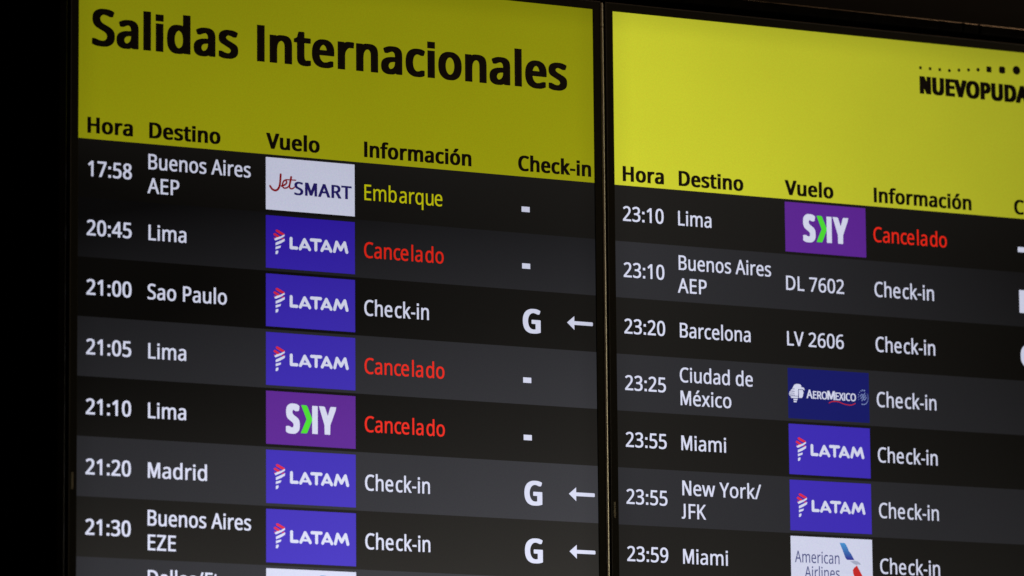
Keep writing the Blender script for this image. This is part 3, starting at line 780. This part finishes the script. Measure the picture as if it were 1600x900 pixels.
# ------------------------------------------------------------------ first display
base_z = ZH - (PBOT + BZ + RIM) * S
A = build_display('first', (W / 2, 0, base_z), 0.0,
                  'left departures display with a dull yellow header reading Salidas Internacionales')
hA = header(A, -10.8)
A.text('title_word', 'Salidas', 26.2, 323.0, -175.6, 69.8, 'ink', hA, bold=30)
A.text('title_word', 'Internacionales', 361.5, 1022.4, -175.6, 69.8, 'ink', hA, bold=30)
RA = rows(A, 1)
CAN = ('Canc<e>la>do', 583.4, 751.6, 'red')
CHK = ('Che>ck-in', 583.4, 719.4, 'white')
LIMA = ('Lima', 141.0, 217.3)
fill_row(A, RA, 0, '17:58', [('Buenos Aires', 140.4, 348.4), ('AEP', 138.6, 202.9)], ('Emb>arqu<e', 584.6, 749.6, 'lime'), '-',
         'black row of the 17:58 flight to Buenos Aires with yellow status text')
fill_row(A, RA, 1, '20:45', LIMA, CAN, '-', 'grey row of the 20:45 flight to Lima with red status text')
fill_row(A, RA, 2, '21:00', ('Sao Paulo', 139.4, 299.6), CHK, 'G<', 'black row of the 21:00 flight to Sao Paulo')
fill_row(A, RA, 3, '21:05', LIMA, CAN, '-', 'grey row of the 21:05 flight to Lima with red status text')
fill_row(A, RA, 4, '21:10', LIMA, CAN, '-', 'black row of the 21:10 flight to Lima with red status text')
fill_row(A, RA, 5, '21:20', ('Madrid', 141.0, 259.6), CHK, 'G<', 'grey row of the 21:20 flight to Madrid')
fill_row(A, RA, 6, '21:30', [('Buenos Aires', 140.8, 348.8), ('EZE', 141.2, 197.2)], CHK, 'G<', 'black row of the 21:30 flight to Buenos Aires')
fill_row(A, RA, 7, '', [('Dallas/Ft', 141.4, 284.0), ('Worth', 140.0, 238.0)], None, '', 'grey row of the flight to Dallas')
for i, dsg in enumerate(('script', 'stripes', 'stripes', 'stripes', 'chevron', 'stripes', 'stripes', 'fin')):
    tile(A, i, dsg)

# ------------------------------------------------------------------ second display
B0 = Vector(((1080 + 44.5) * S, 0, base_z))
rz = -0.01497
cB = B0 + Vector((math.cos(rz), math.sin(rz), 0)) * (W / 2)
B = build_display('second', tuple(cB), rz,
                  'right departures display with a bright yellow header and NUEVOPUDAHUEL at its right')
hB = header(B, -8.2)
RB = rows(B, 1)
fill_row(B, RB, 0, '23:10', ('Lima', 139.4, 213.4), ('Canc<e>la>do', 581.8, 752.2, 'red'), '-', 'black row of the 23:10 flight to Lima with red status text')
CHB = ('Che>ck-in', 581.6, 719.3, 'white')
fill_row(B, RB, 1, '23:10', [('Buenos Aires', 139.2, 345.8), ('AEP', 136.6, 200.8)], CHB, 'E', 'grey row of the 23:10 flight to Buenos Aires')
fill_row(B, RB, 2, '23:20', ('Barcelona', 139.8, 297.2), CHB, 'G', 'black row of the 23:20 flight to Barcelona')
fill_row(B, RB, 3, '23:25', [('Ciudad de', 138.2, 300.6), ('México', 139.2, 251.8)], CHB, '', 'grey row of the 23:25 flight to Ciudad de México')
fill_row(B, RB, 4, '23:55', ('Miami', 139.4, 238.4), CHB, '', 'black row of the 23:55 flight to Miami')
fill_row(B, RB, 5, '23:55', [('New York/', 140.2, 315.2), ('JFK', 138.2, 191.8)], CHB, '', 'grey row of the 23:55 flight to New York')
fill_row(B, RB, 6, '23:59', ('Miami', 139.8, 238.6), CHB, '', 'black row of the 23:59 flight to Miami')
D = B
for i, txt in ((1, 'DL 7602'), (2, 'LV 2606')):
    D.text('flight_number', txt, 379.6, 511.6 if i == 1 else 508.4, i * ROW + 71.2, 28.4, 'white', RB[i], bold=7)
for i, dsg in ((0, 'chevron'), (3, 'eagle'), (4, 'stripes'), (5, 'stripes'), (6, 'fin')):
    tile(B, i, dsg)
# mark of the airport on the header
B.text('airport_name', 'NUEVOPUDAHUEL', 696.6, 1064, -238.0, 36.0, 'ink', hB, bold=56, track=-20)
dots = []
for u, v, r, sq in ((699.5, -291, 2.9, 1), (722.2, -291, 3.0, 1), (744.9, -291, 3.0, 1), (767.6, -291, 3.2, 0), (790.3, -293.8, 3.2, 0),
                    (813.0, -296.2, 3.3, 0), (835.7, -298.6, 3.6, 0)):
    dots.append([(u - r, v - r), (u + r, v - r), (u + r, v + r), (u - r, v + r)] if sq else ring(u, v, r * 1.1, r * 1.1, 10))


def rbox(u, v, a, c):
    P = []
    for sx, sy, a0 in ((1, 1, 0), (-1, 1, 90), (-1, -1, 180), (1, -1, 270)):
        for t in (0, 30, 60, 90):
            t = math.radians(a0 + t)
            P.append((u + sx * (a - c) + c * math.cos(t), v + sy * (a - c) + c * math.sin(t)))
    return P


dots.append(rbox(861.6, -301.5, 6.0, 1.4))
dots.append(rbox(893.0, -302.9, 7.4, 4.2))
dots.append(ring(927.4, -305.2, 9.2, 9.2, 20))
dots.append(ring(966.0, -308.4, 9.6, 9.6, 20))
dots.append(ring(1009.0, -312.0, 11.2, 11.2, 22))
B.poly('dotted_arc', dots, 'ink', hB)
